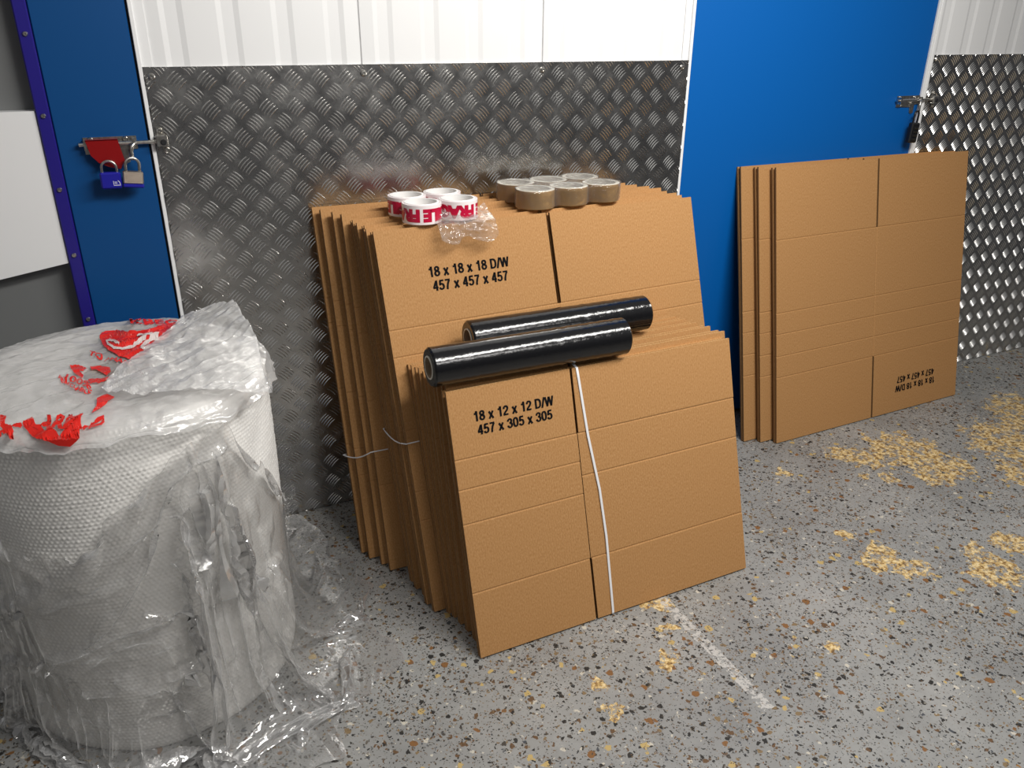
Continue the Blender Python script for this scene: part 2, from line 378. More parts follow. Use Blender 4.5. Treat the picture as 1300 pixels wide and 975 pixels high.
# five-bar tread plates
def tread_plate(name, x0, x1, z0, z1, ox, oz, flip=1):
    y = -.0065
    m = MB(); m.box(x0, x1, y, .002, z0, z1)
    P = .0647; nb = 5; ln = .0180; prof = [-1, -.72, -.3, .3, .72, 1]
    i0 = int((x0-ox)/P)-2; i1 = int((x1-ox)/P)+2; j0 = int((z0-oz)/P)-2; j1 = int((z1-oz)/P)+2
    for i in range(i0, i1):
        for j in range(j0, j1):
            for k in (0, 1):
                cx = ox+(i+.5*k)*P; cz = oz+(j+.5*k)*P
                a = (-PI/4 if k == 0 else PI/4); ca, sa = math.cos(a), math.sin(a)
                for b in range(nb):
                    off = (b-2)*.0076
                    L = ln*(1-.035*abs(b-2)); V = []
                    ok = True
                    for t in prof:
                        w = .0015*math.sqrt(max(0, 1-(abs(t)**2.2)))+.00012; hh = .0017*math.sqrt(max(0, 1-(abs(t)**3)))
                        u = t*L; bow = (1-t*t)*.0022-.0011
                        for q, hy in ((-w, 0), (0, hh), (w, 0)):
                            uu, vv = u, off+q+bow*(1 if k == 0 else 1)
                            X = cx+uu*ca-vv*sa; Z = cz+uu*sa+vv*ca
                            X = min(max(X, x0+.0003), x1-.0003); Z = min(max(Z, z0+.0003), z1-.0003)
                            V.append((X, y-hy, Z))
                    xs = [p[0] for p in V]; zs = [p[2] for p in V]
                    if max(xs)-min(xs) < .003 or max(zs)-min(zs) < .003: continue
                    F = []
                    for s_ in range(len(prof)-1):
                        o = s_*3; F += [(o, o+3, o+4, o+1), (o+1, o+4, o+5, o+2)]
                    m.add(V, F, 1)
    return m
pl = tread_plate('p', .069, 1.534, 0.002, 1.2135, .1015, 1.152)
o = pl.mesh('wall_panel', [PLATE, BARS], 25); P1 = link('wall_panel_left', o); P1['kind'] = 'structure'
pl = tread_plate('p', 2.5535, 4.3, 0.002, 1.2205, 2.597, 1.142)
P2 = link('wall_panel_right', pl.mesh('wall_panel', [PLATE, BARS], 25)); P2['kind'] = 'structure'
for par, xs, z in ((P1, (.084, .5635, 1.056, 1.513), 1.194), (P2, (2.565, 3.05, 3.55), 1.207)):
    for x in xs: screw_mb(x, -.0078, z, .0075).build('screw', STEEL, par, 40)

# ------------------------------------------------------------------ flattened boxes
TH = .0066
def sheet(mb, s0, s1, t0, t1, yf, yb, gs=(), gt=(), ct=(0, 0), dep=.0014, bow=None):
    def lines(a, b, g, c=(0, 0)):
        L = [(a, c[0])]
        if c[0]: L.append((a+.003, 0))
        for q in sorted(g): L += [(q-.003, 0), (q, 1), (q+.003, 0)]
        if c[1]: L.append((b-.003, 0))
        L.append((b, c[1]))
        out = [L[0]]
        for p in L[1:]:                                     # keep long plain stretches divided
            n = max(1, int((p[0]-out[-1][0])/.12)); a0 = out[-1][0]
            for k in range(1, n): out.append((a0+(p[0]-a0)*k/n, 0))
            out.append(p)
        return out
    SL = lines(s0, s1, gs); TL = lines(t0, t1, gt, ct); ns, nt_ = len(SL), len(TL); V = []
    for y, front in ((yf, 1), (yb, 0)):
        for t, gt_ in TL:
            for s, gs_ in SL:
                d = dep if front and (gt_ or gs_) else 0
                V.append((s, y+d+(bow(s, t) if bow else 0), t))
    F = []; M = []; N = ns*nt_
    for j in range(nt_-1):
        for i in range(ns-1):
            a = j*ns+i; F += [(a, a+1, a+ns+1, a+ns), (N+a+1, N+a, N+a+ns, N+a+ns+1)]; M += [0, 0]
    for i in range(ns-1):
        a = i; b = (nt_-1)*ns+i; F += [(a+1, a, N+a, N+a+1), (b, b+1, N+b+1, N+b)]; M += [1, 1]
    for j in range(nt_-1):
        a = j*ns; b = j*ns+ns-1; F += [(a, a+ns, N+a+ns, N+a), (b+ns, b, N+b, N+b+ns)]; M += [2, 2]
    mb.add(V, F, M)
def make_flat_meshes(w, h, split, fl, creases, seam, slot=.008, waves=0, creases_r=(), spread=.006):
    hs = slot/2
    ph = random.random()*6
    bow = (lambda s, t: waves*math.sin(s*9+ph)*(t/h)**2) if waves else None
    out = {}
    b = MB()
    if seam:
        sheet(b, 0, split-.0012, fl, h-fl, 0, TH, gt=creases, ct=(1, 1), bow=bow); sheet(b, split+.0012, w, fl, h-fl, .0008, TH, gt=creases_r, ct=(1, 1), bow=bow)
    else:
        sheet(b, 0, w, fl, h-fl, 0, TH, gs=(split,), gt=creases, ct=(1, 1), bow=bow)
    out['front_panel'] = b.mesh('front_panel', [CARD, EDGE, SIDE])
    fls = []
    for (s0, s1) in ((0, split-hs), (split+hs, w)):
        for (t0, t1, c) in ((0, fl, (0, 1)), (h-fl, h, (1, 0))):
            b = MB(); sheet(b, s0, s1, t0, t1, 0, TH, ct=c, bow=bow); fls.append(b.mesh('flap', [CARD, EDGE, SIDE]))
    out['flap'] = fls
    b = MB(); y0, y1 = TH+.0030, 2*TH+.0030
    bow2 = lambda s_, t_: (bow(s_, t_) if bow else 0)+spread*(t_/h)**1.5
    sheet(b, 0, w, fl, h-fl, y0, y1, bow=bow2)
    for (s0, s1) in ((0, split-hs), (split+hs, w)):
        for (t0, t1) in ((0, fl), (h-fl, h)): sheet(b, s0, s1, t0, t1, y0, y1, bow=bow2)
    out['back_panel'] = b.mesh('back_panel', [CARD, EDGE, SIDE])
    return out
SHIFT = [0]
def flat(meshes, x, y, ang, lean, label, group):
    o = thing('flattened_box', label, 'cardboard box', (x, y, math.sin(lean)*(2*TH+.0030)+.0006), (-lean, 0, ang), group)
    link('front_panel', meshes['front_panel'], o)
    for m in meshes['flap']: link('flap', m, o)
    link('back_panel', meshes['back_panel'], o)
    return o
GL = {'0': (.56, [[(.28+.19*math.copysign(abs(math.cos(a))**.8, math.cos(a)), .5+.415*math.copysign(abs(math.sin(a))**.85, math.sin(a))) for a in [2*PI*k/28 for k in range(29)]]]),
 '1': (.56, [[(.345, 0), (.345, 1)], [(.10, .735), (.23, .76), (.31, .85), (.335, 1)]]),
 '2': (.56, [[(.095, .66), (.12, .80), (.20, .89), (.30, .915), (.41, .87), (.465, .76), (.46, .65), (.40, .52), (.27, .37), (.15, .24), (.10, .12), (.10, .05)], [(.05, .085), (.51, .085)]]),
 '3': (.56, [[(.09, .69), (.13, .83), (.23, .91), (.33, .91), (.42, .85), (.45, .74), (.42, .62), (.33, .55), (.24, .54)], [(.24, .54), (.36, .52), (.45, .43), (.475, .30), (.43, .16), (.33, .09), (.22, .09), (.12, .16), (.08, .30)]]),
 '4': (.56, [[(.385, 0), (.385, .98)], [(.36, .92), (.09, .31)], [(.03, .285), (.53, .285)]]),
 '5': (.56, [[(.14, .915), (.49, .915)], [(.17, .95), (.125, .47)], [(.115, .50), (.20, .585), (.30, .60), (.41, .54), (.465, .41), (.46, .27), (.41, .15), (.30, .09), (.19, .10), (.11, .17), (.085, .27)]]),
 '7': (.56, [[(.05, .915), (.52, .915)], [(.47, .88), (.36, .68), (.28, .46), (.23, .22), (.21, 0)]]),
 '8': (.56, [[(.28+.165*math.cos(a), .735+.18*math.sin(a)) for a in [2*PI*k/20 for k in range(21)]], [(.28+.195*math.cos(a), .295+.21*math.sin(a)) for a in [2*PI*k/20 for k in range(21)]]]),
 'x': (.54, [[(.075, 0), (.465, .73)], [(.075, .73), (.465, 0)]]),
 'D': (.70, [[(.12, 0), (.12, 1)], [(.12, .915), (.32, .915), (.45, .87), (.545, .75), (.575, .5), (.545, .25), (.45, .13), (.32, .085), (.12, .085)]]),
 '/': (.28, [[(.01, -.02), (.27, 1.02)]]),
 'W': (.92, [[(.07, 1), (.26, .03)], [(.25, .03), (.46, .97)], [(.46, .97), (.67, .03)], [(.66, .03), (.85, 1)]]), ' ': (.27, [])}
def stroke_text(lines, cap, lead, wd=.19, track=.03, xs=1):
    m = MB()
    for li, line in enumerate(lines):
        tot = sum(GL[c][0]+track for c in line); x = -tot/2; y = -li*lead
        for c in line:
            for k, pl_ in enumerate(GL[c][1]):
                P = [Vector(p) for p in pl_]; n = len(P); A = []
                closed = (P[0]-P[-1]).length < 1e-4
                for i in range(n):
                    a, b = P[max(i-1, 0)], P[min(i+1, n-1)]
                    if closed and i in (0, n-1): a, b = P[n-2], P[1]
                    d = (b-a).normalized(); w = wd*(.88 if abs(d.x) > .9 else 1)/2; nn = Vector((-d.y, d.x))*w; A.append((P[i]+nn, P[i]-nn))
                V = []
                for p, q in A:
                    for r in (p, q): V.append(((x+r.x)*cap*xs, r.y*cap+y, 0))
                m.add(V, [(2*i, 2*i+2, 2*i+3, 2*i+1) for i in range(n-1)])
            x += GL[c][0]+track
    return m.mesh('print', INK)
def print_size(parent, lines, s, t, size, rot=0, xs=1.0, spacing=1.2):
    me = stroke_text(lines, size*1.08, size*1.47, xs=1.08)
    M = Matrix.Rotation(PI/2, 4, 'X')
    me.transform(Matrix.Translation((s, -.0008, t)) @ Matrix.Rotation(rot, 4, 'Y') @ M)
    o = link('size_print', me, parent); o['label'] = 'black printed box size'; return o
big_v = [make_flat_meshes(.914, .914, .457, .2285, (.30, .45, .622), False, .011, w_) for w_ in (0, .0012, .0012, .0012)]
loose_v = [make_flat_meshes(.914, .914, .457, .2285, (.301, .376, .447), False, .008, w_) for w_ in (0, .0008)]
small_v = [make_flat_meshes(.762, .610, .305, .1525, (.312, .390), True, .006, w_, (.355,), .013) for w_ in (0, .0012, .0012)]
ORD = ['first', 'second', 'third', 'fourth', 'fifth', 'sixth', 'seventh', 'eighth', 'ninth', 'tenth', 'eleventh', 'twelfth']
def lerp(a, b, t): return a+(b-a)*t
def jit(a): return random.uniform(-a, a)

# rear bundle against the tread plate, counted from its front
NA = 4; ga = 'flattened boxes in the rearmost bundle against the tread plate'
flat_v = [make_flat_meshes(.914, .914, .457, .2285, (.30, .45, .622), False, .011, w_, (), .002) for w_ in (.0008, .0012)]
for i, (x, y, a, l) in enumerate(((.446, -.386, -1.1, 15.75), (.433, -.353, -.9, 15.8), (.411, -.314, -1.2, 15.8), (.399, -.281, -.9, 15.95))):
    lab = 'large flattened cardboard box at the front of the rearmost bundle' if i == 0 else ('large flattened cardboard box at the back of the rearmost bundle, touching the tread plate' if i == NA-1 else f'large flattened cardboard box, {ORD[i]} from the front in the rearmost bundle')
    flat(flat_v[i % 2], x, y, R_(a), R_(l), lab, ga)
# tall middle bundle under the tape rolls
NB = 5; gb = 'flattened boxes in the tall middle bundle under the tape rolls'
for i in range(NB):
    t = i/(NB-1)
    lab = 'large flattened cardboard box printed 18 x 18 x 18 behind the black film rolls' if i == 0 else (f'large flattened cardboard box, {ORD[i]} from the front in the tall bundle under the tapes' if i < NB-1 else 'large flattened cardboard box at the back of the tall bundle under the tapes')
    f = flat(big_v[i % 4], lerp(.494, .481, t)+(.003, -.004, .004, -.002, 0)[i]*(i > 0), lerp(-.588, -.455, t), R_(2.9), R_(lerp(18.0, 17.7, t)), lab, gb)
    if i == 0: print_size(f, ['18 x 18 x 18 D/W', '457 x 457 x 457'], .2235, .795, .0225)
# short front bundle, its front box standing further out at the foot
NF = 6; gf = 'flattened boxes in the short front bundle under the black film rolls'
for i, (x, y, a, l) in enumerate(((.535, -.777, .92, 16.25), (.545, -.720, 1.2, 13.4), (.541, -.685, 1.5, 14.4), (.535, -.655, 1.8, 15.4), (.530, -.627, 2.1, 16.2), (.523, -.6075, 2.5, 16.9))):
    lab = 'flattened cardboard box printed 18 x 12 x 12 at the very front' if i == 0 else (f'smaller flattened cardboard box, {ORD[i]} from the front in the short bundle under the black rolls' if i < NF-1 else 'smaller flattened cardboard box at the back of the short bundle, nearest the tall bundle')
    f = flat(small_v[i % 3], x, y, R_(a), R_(l), lab, gf)
    if i == 0: print_size(f, ['18 x 12 x 12 D/W', '457 x 305 x 305'], .154, .5345, .0208)
# three loose boxes against the blue door
gr = 'flattened boxes leaning on the blue door'
for i, (x, y, a, l, lab) in enumerate(((1.854, -.260, 1.38, 11.2, 'front flattened cardboard box of three leaning on the blue door, printed upside down'),
        (1.809, -.2310, .72, 11.35, 'middle flattened cardboard box of the three leaning on the blue door'),
        (1.761, -.2030, .12, 11.4, 'rear flattened cardboard box of the three, resting on the blue door'))):
    f = flat(loose_v[min(i, 1)], x, y, R_(a), R_(l), lab, gr)
    if i == 0: print_size(f, ['18 x 18 x 18 D/W', '457 x 457 x 457'], .683, .0965, .0225, PI)

# strapping round the bundles
def rectpt(x, y, a, l, s, t, n=0):
    a, l = R_(a), R_(l); u = Vector((math.cos(a), math.sin(a), 0)); b = Vector((-math.sin(a), math.cos(a), 0))
    v = b*math.sin(l)+Vector((0, 0, math.cos(l))); return Vector((x, y, 0))+u*s+v*t+v.cross(u)*n
Fr = (.535, -.777, .92, 16.25); Fb = (.523, -.6075, 2.5, 16.9)
path = []
ctl = [(.349, .0045), (.3495, .02), (.352, .201), (.347, .319), (.331, .453), (.3205, .614)]
for i in range(len(ctl)-1):
    for k in range(6):
        t = k/6; path.append(rectpt(*Fr, lerp(ctl[i][0], ctl[i+1][0], t), lerp(ctl[i][1], ctl[i+1][1], t), -.0035))
path.append(rectpt(*Fr, .3205, .6135, -.003))
path += [rectpt(*Fr, .32, .616, 0), rectpt(.545, -.720, 1.2, 13.4, .31, .6135, 0), rectpt(*Fb, .32, .614, .020), rectpt(*Fb, .32, .600, .034), rectpt(*Fb, .34, .012, .021), rectpt(*Fb, .345, .008, .012)]
mb = MB(); mb.tube(path, .0032, 6, True, ry=.0012)
tag(mb.build('strap', STRAPW, smooth=50), 'white plastic strap running down the front of the short box bundle', 'strap')
def hloop(front, back, tf, tb, w, depth):
    c = [rectpt(*front, -.003, tf, -.003), rectpt(*front, w+.003, tf, -.003), rectpt(*back, w+.003, tb, depth), rectpt(*back, -.003, tb, depth)]
    return c
Bf = (.494, -.588, 2.9, 18.0); Bb = (.481, -.455, 2.9, 17.7); Af = (.446, -.386, -1.1, 15.75); Ab = (.399, -.281, -.9, 15.95)
for (f_, b_, tf, tb, xt, lab) in ((Bf, Bb, .425, .405, 0, 'thin white strap around the tall middle box bundle, seen at its left edge'),
                           (Af, Ab, .325, .275, -.006, 'thin white strap around the rearmost box bundle, lower of the two side straps')):
    c = hloop((f_[0]+xt, *f_[1:]), (b_[0]+xt, *b_[1:]), tf, tb, .914+abs(xt)*2, .0195)
    mb = MB(); pts = []
    for i in range(4):
        a, b = c[i], c[(i+1) % 4]
        for k in range(8):
            p = a.lerp(b, k/8)
            if i == 3: p.z -= .012*math.sin(PI*k/8)
            pts.append(p)
    mb.tube(pts, .0016, 6, True, ry=.0016)
    tag(mb.build('strap', STRAPW, smooth=50), lab, 'strap')

# ------------------------------------------------------------------ black stretch film rolls
def film_roll(L, R):
    r = random.Random(int(L*1e4))
    film_ = MB(); n = 46; prof = [(.026, -L/2), (R-.004, -L/2), (R, -L/2+.004)]
    for k in range(1, n):
        prof.append((R+r.uniform(-.00025, .00025)+(.0004*math.sin(k*2.2) if k > n*.6 else 0), -L/2+L*k/n))
    prof += [(R, L/2-.004), (R-.004, L/2), (.026, L/2)]
    film_.lathe(prof, 64)
    core = MB(); core.lathe([(.0225, -L/2-.002), (.0258, -L/2-.002), (.0258, L/2+.002), (.0225, L/2+.002)], 40, closed=True, mis=[1, 1, 1, 0])
    return film_.mesh('film', BLACKFILM, 40), core.mesh('core', [CORE, CORELIP], 40)
fm, cm = film_roll(.48, .0435)
def put_roll(a, b, lab):
    a, b = Vector(a), Vector(b); c = (a+b)/2; q = (b-a).to_track_quat('Z', 'Y').to_euler()
    o = thing('stretch_film_roll', lab, 'stretch film roll', c, q, 'black stretch film rolls')
    link('film', fm, o); link('core', cm, o)
ZR = .5968+.0435
put_roll((.509, -.577, ZR), (.987, -.582, ZR), 'front roll of black stretch film lying on top of the short box bundle')
put_roll((.648, -.455, ZR), (1.126, -.461, ZR), 'rear roll of black stretch film, behind the other, against the tall boxes')

# ------------------------------------------------------------------ tape rolls
ZT = .8795; TW = .045
def wrap_text(body, R, z0, hgt, a0, a1):
    me = textmesh([body], 1, 1, .075, gap=.96); xs = [v.co.x for v in me.vertices]; ys = [v.co.y for v in me.vertices]
    bm = bmesh.new(); bm.from_mesh(me); x0, x1, y0, y1 = min(xs), max(xs), min(ys), max(ys)
    n = 120
    for k in range(1, n):
        x = x0+(x1-x0)*k/n
        bmesh.ops.bisect_plane(bm, geom=bm.verts[:]+bm.edges[:]+bm.faces[:], plane_co=(x, 0, 0), plane_no=(1, 0, 0))
    for v in bm.verts:
        u = (v.co.x-x0)/(x1-x0); w = (v.co.y-y0)/(y1-y0); a = a0+(a1-a0)*(1-u)            # upside down on the roll
        v.co = Vector((R*math.cos(a), R*math.sin(a), z0+hgt*(1-w)))
    bm.to_mesh(me); bm.free(); me.materials.append(FRAGR); return me
rf = .0468
c_ = MB(); c_.lathe([(.0365, 0), (.0405, 0), (.0405, TW+.001), (.0365, TW+.001)], 48, closed=True)
frag_core = c_.mesh('core', WHITEPL, 40)
c_ = MB(); c_.lathe([(.0405, 0), (rf-.0006, 0), (rf, .0007), (rf, TW-.0007), (rf-.0006, TW), (.0405, TW)], 56, closed=True)
frag_tape = c_.mesh('tape', FRAGW, 40)
frag_text = wrap_text('FRAGILE FRAGILE ', rf+.0003,   .0058, .0310, R_(-265), R_(85))
rb = .0500
c_ = MB(); c_.lathe([(.0375, 0), (.0405, 0), (.0405, TW+.0005), (.0375, TW+.0005)], 48, closed=True); br_core = c_.mesh('core', CORELIP, 40)
c_ = MB(); c_.lathe([(.0405, 0), (rb-.0006, 0), (rb, .0007), (rb, TW-.0007), (rb-.0006, TW), (.0405, TW)], 56, closed=True, mis=[1, 0, 0, 0, 1, 1]); br_tape = c_.mesh('tape', [BROWNTAPE, TAPESIDE], 40)
frags = [(.611, -.267, -20, 'front left roll of red and white FRAGILE tape on the tall box bundle'), (.706, -.259, 35, 'front right roll of red and white FRAGILE tape, next to the brown tapes'),
         (.606, -.1725, 75, 'back left roll of red and white FRAGILE tape on the tall box bundle'), (.7005, -.164, 10, 'back right roll of red and white FRAGILE tape, behind the other three')]
for x, y, a, lab in frags:
    o = thing('fragile_tape_roll', lab, 'tape roll', (x, y, ZT), (0, 0, R_(a)), 'red and white fragile tape rolls')
    link('core', frag_core, o); link('tape', frag_tape, o); link('red_lettering', frag_text, o)
browns = [(.9315, -.222, 'front left'), (1.0325, -.215, 'front middle'), (1.1335, -.208, 'front right'), (.9245, -.121, 'back left'), (1.0255, -.114, 'back middle'), (1.1265, -.107, 'back right')]
for i, (x, y, w_) in enumerate(browns):
    o = thing('brown_tape_roll', f'brown packing tape roll, {w_} one of the six in clear film', 'tape roll', (x, y, ZT), (0, 0, i*1.1), 'brown packing tape rolls')
    link('core', br_core, o); link('tape', br_tape, o)
def hull(pts):
    pts = sorted(pts)
    def half(p):
        h = []
        for q in p:
            while len(h) > 1 and (h[-1][0]-h[-2][0])*(q[1]-h[-2][1])-(h[-1][1]-h[-2][1])*(q[0]-h[-2][0]) <= 0: h.pop()
            h.append(q)
        return h[:-1]
    return half(pts)+half(pts[::-1])
def vor(p, s, seed=0):
    d, _ = noise.voronoi(Vector(p)*s+Vector((seed*7.3, seed*3.1, seed*5.7)), distance_metric='DISTANCE'); return d[0]
def vorm(p, s, seed=0):
    d, _ = noise.voronoi(Vector(p)*s+Vector((seed*7.3, seed*3.1, seed*5.7)), distance_metric='MANHATTAN'); return d[0]
# shrink film round the six brown rolls: side skirt that dips between the rolls, and a taut top
def shrink():
    cs = [(x, y) for x, y, _ in browns]; cx = sum(c[0] for c in cs)/6; cy = sum(c[1] for c in cs)/6
    n = 220; rim = []
    for k in range(n):
        a = 2*PI*k/n; d = Vector((math.cos(a), math.sin(a))); best = 0
        for x, y in cs:
            e = Vector((x-cx, y-cy)); b = e.dot(d); D = b*b-e.dot(e)+(rb+.0015)**2
            if D > 0: best = max(best, b+math.sqrt(D))
        rim.append(best)
    hp = hull([(cx+(r+.0)*math.cos(2*PI*k/n), cy+r*math.sin(2*PI*k/n)) for k, r in enumerate(rim)])
    sm = [sum(rim[(k+j) % n] for j in range(-4, 5))/9 for k in range(n)]; rim = [max(a, b) for a, b in zip(rim, sm)]
    m = MB(); V = []; rows = [0, .2, .5, .8, 1]
    for q in rows:
        for k in range(n):
            a = 2*PI*k/n; p = Vector((cx+rim[k]*math.cos(a), cy+rim[k]*math.sin(a), ZT+.002+q*(TW+.0005)))
            w = .0015*vor(p, 60, 1); V.append((p.x+w*math.cos(a), p.y+w*math.sin(a), p.z))
    F = [(j*n+k, j*n+(k+1) % n, (j+1)*n+(k+1) % n, (j+1)*n+k) for j in range(len(rows)-1) for k in range(n)]
    base = len(V)-n; T = 14; prev = base
    for j in range(1, T):
        o = len(V); f = 1-j/T
        for k in range(n):
            a = 2*PI*k/n; x, y = cx+rim[k]*f*math.cos(a), cy+rim[k]*f*math.sin(a)
            onroll = any(abs(math.hypot(x-u, y-v)-.045) < .006 for u, v in cs)
            z = ZT+TW+.0022+.0012*vor((x, y, 0), 45, 2)
            V.append((x, y, z))
        F += [(prev+k, prev+(k+1) % n, o+(k+1) % n, o+k) for k in range(n)]; prev = o
    V.append((cx, cy, ZT+TW+.0022)); F += [(prev+k, prev+(k+1) % n, len(V)-1) for k in range(n)]
    m.add(V, F); return m
tag(shrink().build('shrink_wrap', SHRINK, smooth=180), 'clear shrink film wrapped tightly round the six brown tape rolls', 'plastic wrap')
# torn clear sleeve at the fragile tapes, its loose end hanging over the box front
def sleeve():
    m = MB(); nu, nv = 46, 46; V = []
    for j in range(nv+1):
        v = j/nv
        for i in range(nu+1):
            u = i/nu
            x = lerp(.628, .772, u)+.012*(v-.4)*math.sin(u*9)
            # over the top edge, then down the printed box front
            s = v*.17
            if s < .075: y = -.268-.0*s-s*.45+.005; z = ZT+.006+.048*max(0, 1-s/.06)*(.3+.7*u)*(.55+.45*math.sin(u*5+1))
            else:
                q = s-.075; q *= (.62+.38*math.sin(u*5.2+.6)**2)
                q *= .55; y = -.3125-.33*q-.008; z = ZT-.003-q*.92
            c = .010*vorm((x*1.0, y, z), 38, 3)+.006*vorm((x, y, z), 90, 4)
            V.append((x, y-c*(.5 if s < .075 else 1), z+c*.5))
    F = [(j*(nu+1)+i, j*(nu+1)+i+1, (j+1)*(nu+1)+i+1, (j+1)*(nu+1)+i) for j in range(nv) for i in range(nu)]
    m.add(V, F); return m
tag(sleeve().build('clear_film_scrap', SCRAP, smooth=28), 'crumpled clear film torn from the FRAGILE tapes, hanging over the box edge', 'plastic film')

# ------------------------------------------------------------------ slide bolts and padlocks
def slide_bolt(x, z, lab, group, red):
    o = thing('slide_bolt', lab, 'door bolt', (x, -.002, z), (0, 0, 0), group)
    b = MB(); b.prism([(.010, .016), (.118, .016), (.118, -.012), (.098, -.014), (.098, -.040), (.088, -.044), (.080, -.040), (.076, -.022), (.010, -.020)], -.0025, 0)
    b.build('back_plate', STEEL, o)
    for u in (.010, .108):
        k = MB(); k.prism([(u, .012), (u+.006, .012), (u+.006, -.010), (u, -.010)], -.020, -.0025); k.build('bolt_guide', STEEL, o)
    k = MB(); k.tube([(0, -.012, .002), (.180, -.012, .002)], .0045, 14); k.build('bolt_rod', STEEL, o, 50)
    k = MB(); k.tube([(.116, -.012, .002), (.110, -.018, .0), (.105, -.021, -.006), (.1025, -.022, -.016), (.103, -.022, -.034)], .0042, 10); k.build('bolt_handle', STEEL, o, 60)
    for u, w in ((.024, .011), (.094, .010), (.030, -.014)):
        screw_mb(u, -.0025, w, .0062).build('screw', STEEL, o, 40)
    if red:
        k = MB(); pts = [(.014, .012), (.079, .012), (.086, -.033), (.075, -.052), (.052, -.046), (.034, -.037), (.020, -.020)]
        k.prism(pts, -.0235, -.0215); k.box(.014, .079, -.0235, -.004, .0105, .0125)
        h = k.build('lock_cover', REDMETAL, o); h['label'] = 'red steel cover plate'
    return o
def keeper(x, z, lab, group):
    o = thing('bolt_keeper', lab, 'bolt keeper', (x, -.0081, z), (0, 0, 0), group)
    k = MB(); k.box(-.0125, .0125, -.019, 0, -.012, .012, ch=.0015); k.build('keeper_block', STEEL, o, 30)
    k = MB(); k.lathe([(0, .0012), (.0045, .0012), (.0052, 0), (.0065, 0), (.0065, .0006)], 18, Matrix.Translation((.002, -.0192, -.003)) @ Matrix.Rotation(PI/2, 4, 'X')); k.build('rod_hole', DARKGAP, o)
    for u, w in ((-.001, .021), (.008, -.022)):
        k = MB(); k.box(u-.008, u+.008, -.002, 0, min(w, 0)-(.006 if w < 0 else -.010), max(w, 0)+(.008 if w > 0 else -.010)); k.build('keeper_lug', STEEL, o)
        screw_mb(u, -.002, w, .0065).build('screw', STEEL, o, 40)
    return o
def shackle(w, top, bot, y, r, m, o, tw=0):
    k = MB(); pts = [(-w/2, y, bot)]+[(-w/2*math.cos(PI*i/12), y, top-w/2+w/2*math.sin(PI*i/12)) for i in range(13)]+[(w/2, y, bot)]
    pts = [(p[0]*math.cos(tw), p[1]+p[0]*math.sin(tw), p[2]) for p in pts]
    k.tube(pts, r, 10); return k.build('shackle', m, o, 60)
LX, LZ = -.0868, 1.0545
slide_bolt(LX, LZ, 'steel slide bolt with red cover on the narrow left blue door', 'door bolts', True)
keeper(LX+.170, LZ+.004, 'steel bolt keeper screwed to the left tread plate', 'bolt keepers')
p = thing('padlock', 'blue padlock hanging from the red bolt cover on the left door', 'padlock', (LX+.052, -.034, LZ), (0, R_(1), 0), 'padlocks')
k = MB(); k.box(-.0215, .0215, -.010, .010, -.092, -.056, ch=.0035); lb = k.build('body', BLUELOCK, p, 35)
shackle(.030, -.032, -.058, 0, .0030, STEEL, p)
k = MB()
for q in ([(.004, -.074), (.005, -.074), (.005, -.082), (.004, -.082)], [(.014, -.073), (.017, -.076), (.0185, -.082), (.0172, -.082), (.016, -.0768), (.0135, -.0745)], [(.004, -.083), (.0185, -.083), (.0185, -.0842), (.004, -.0842)], [(.0065, -.076), (.012, -.076), (.012, -.077), (.0065, -.077)], [(.0065, -.079), (.012, -.079), (.012, -.080), (.0065, -.080)]):
    k.prism(q, -.0103, -.0099)
k.build('white_mark', WHITEMARK, p)
p = thing('padlock', 'silver laminated padlock beside the blue padlock on the left door', 'padlock', (LX+.104, -.036, LZ), (0, R_(6), 0), 'padlocks')
k = MB(); k.box(-.021, .021, -.011, .011, -.084, -.057, ch=.0025); k.build('body', LAMSTEEL, p, 35)
k = MB(); k.box(-.0215, .0215, -.0115, .0115, -.092, -.0842, ch=.002); q = k.build('bumper', BLUELOCK, p, 35); q['label'] = 'dark blue base bumper'
shackle(.029, -.028, -.058, 0, .0032, STEEL, p, .25)
LX2, LZ2 = 2.408, 1.0755
slide_bolt(LX2, LZ2, 'steel slide bolt on the wide right blue door', 'door bolts', False)
keeper(LX2+.176, LZ2+.002, 'steel bolt keeper screwed to the right tread plate', 'bolt keepers')
p = thing('padlock', 'black combination padlock hanging from the right door bolt', 'padlock', (LX2+.086, -.034, LZ2-.012), (0, R_(3), 0), 'padlocks')
k = MB(); k.box(-.019, .019, -.010, .010, -.125, -.058, ch=.004); k.build('body', BLACKLOCK, p, 35)
shackle(.026, -.020, -.060, 0, .0034, BLACKLOCK, p, .2)
for i in range(4):
    k = MB(); k.box(-.011, .011, -.0125, -.009, -.1175+i*.012, -.1085+i*.012, ch=.0012); dl = k.build('dial', BLACKLOCK, p, 35)
    k = MB(); k.box(-.006, -.001, -.0129, -.0124, -.1140+i*.012, -.1122+i*.012); k.box(.003, .007, -.0129, -.0124, -.1140+i*.012, -.1122+i*.012); k.build('dial_mark', BRASS, dl)

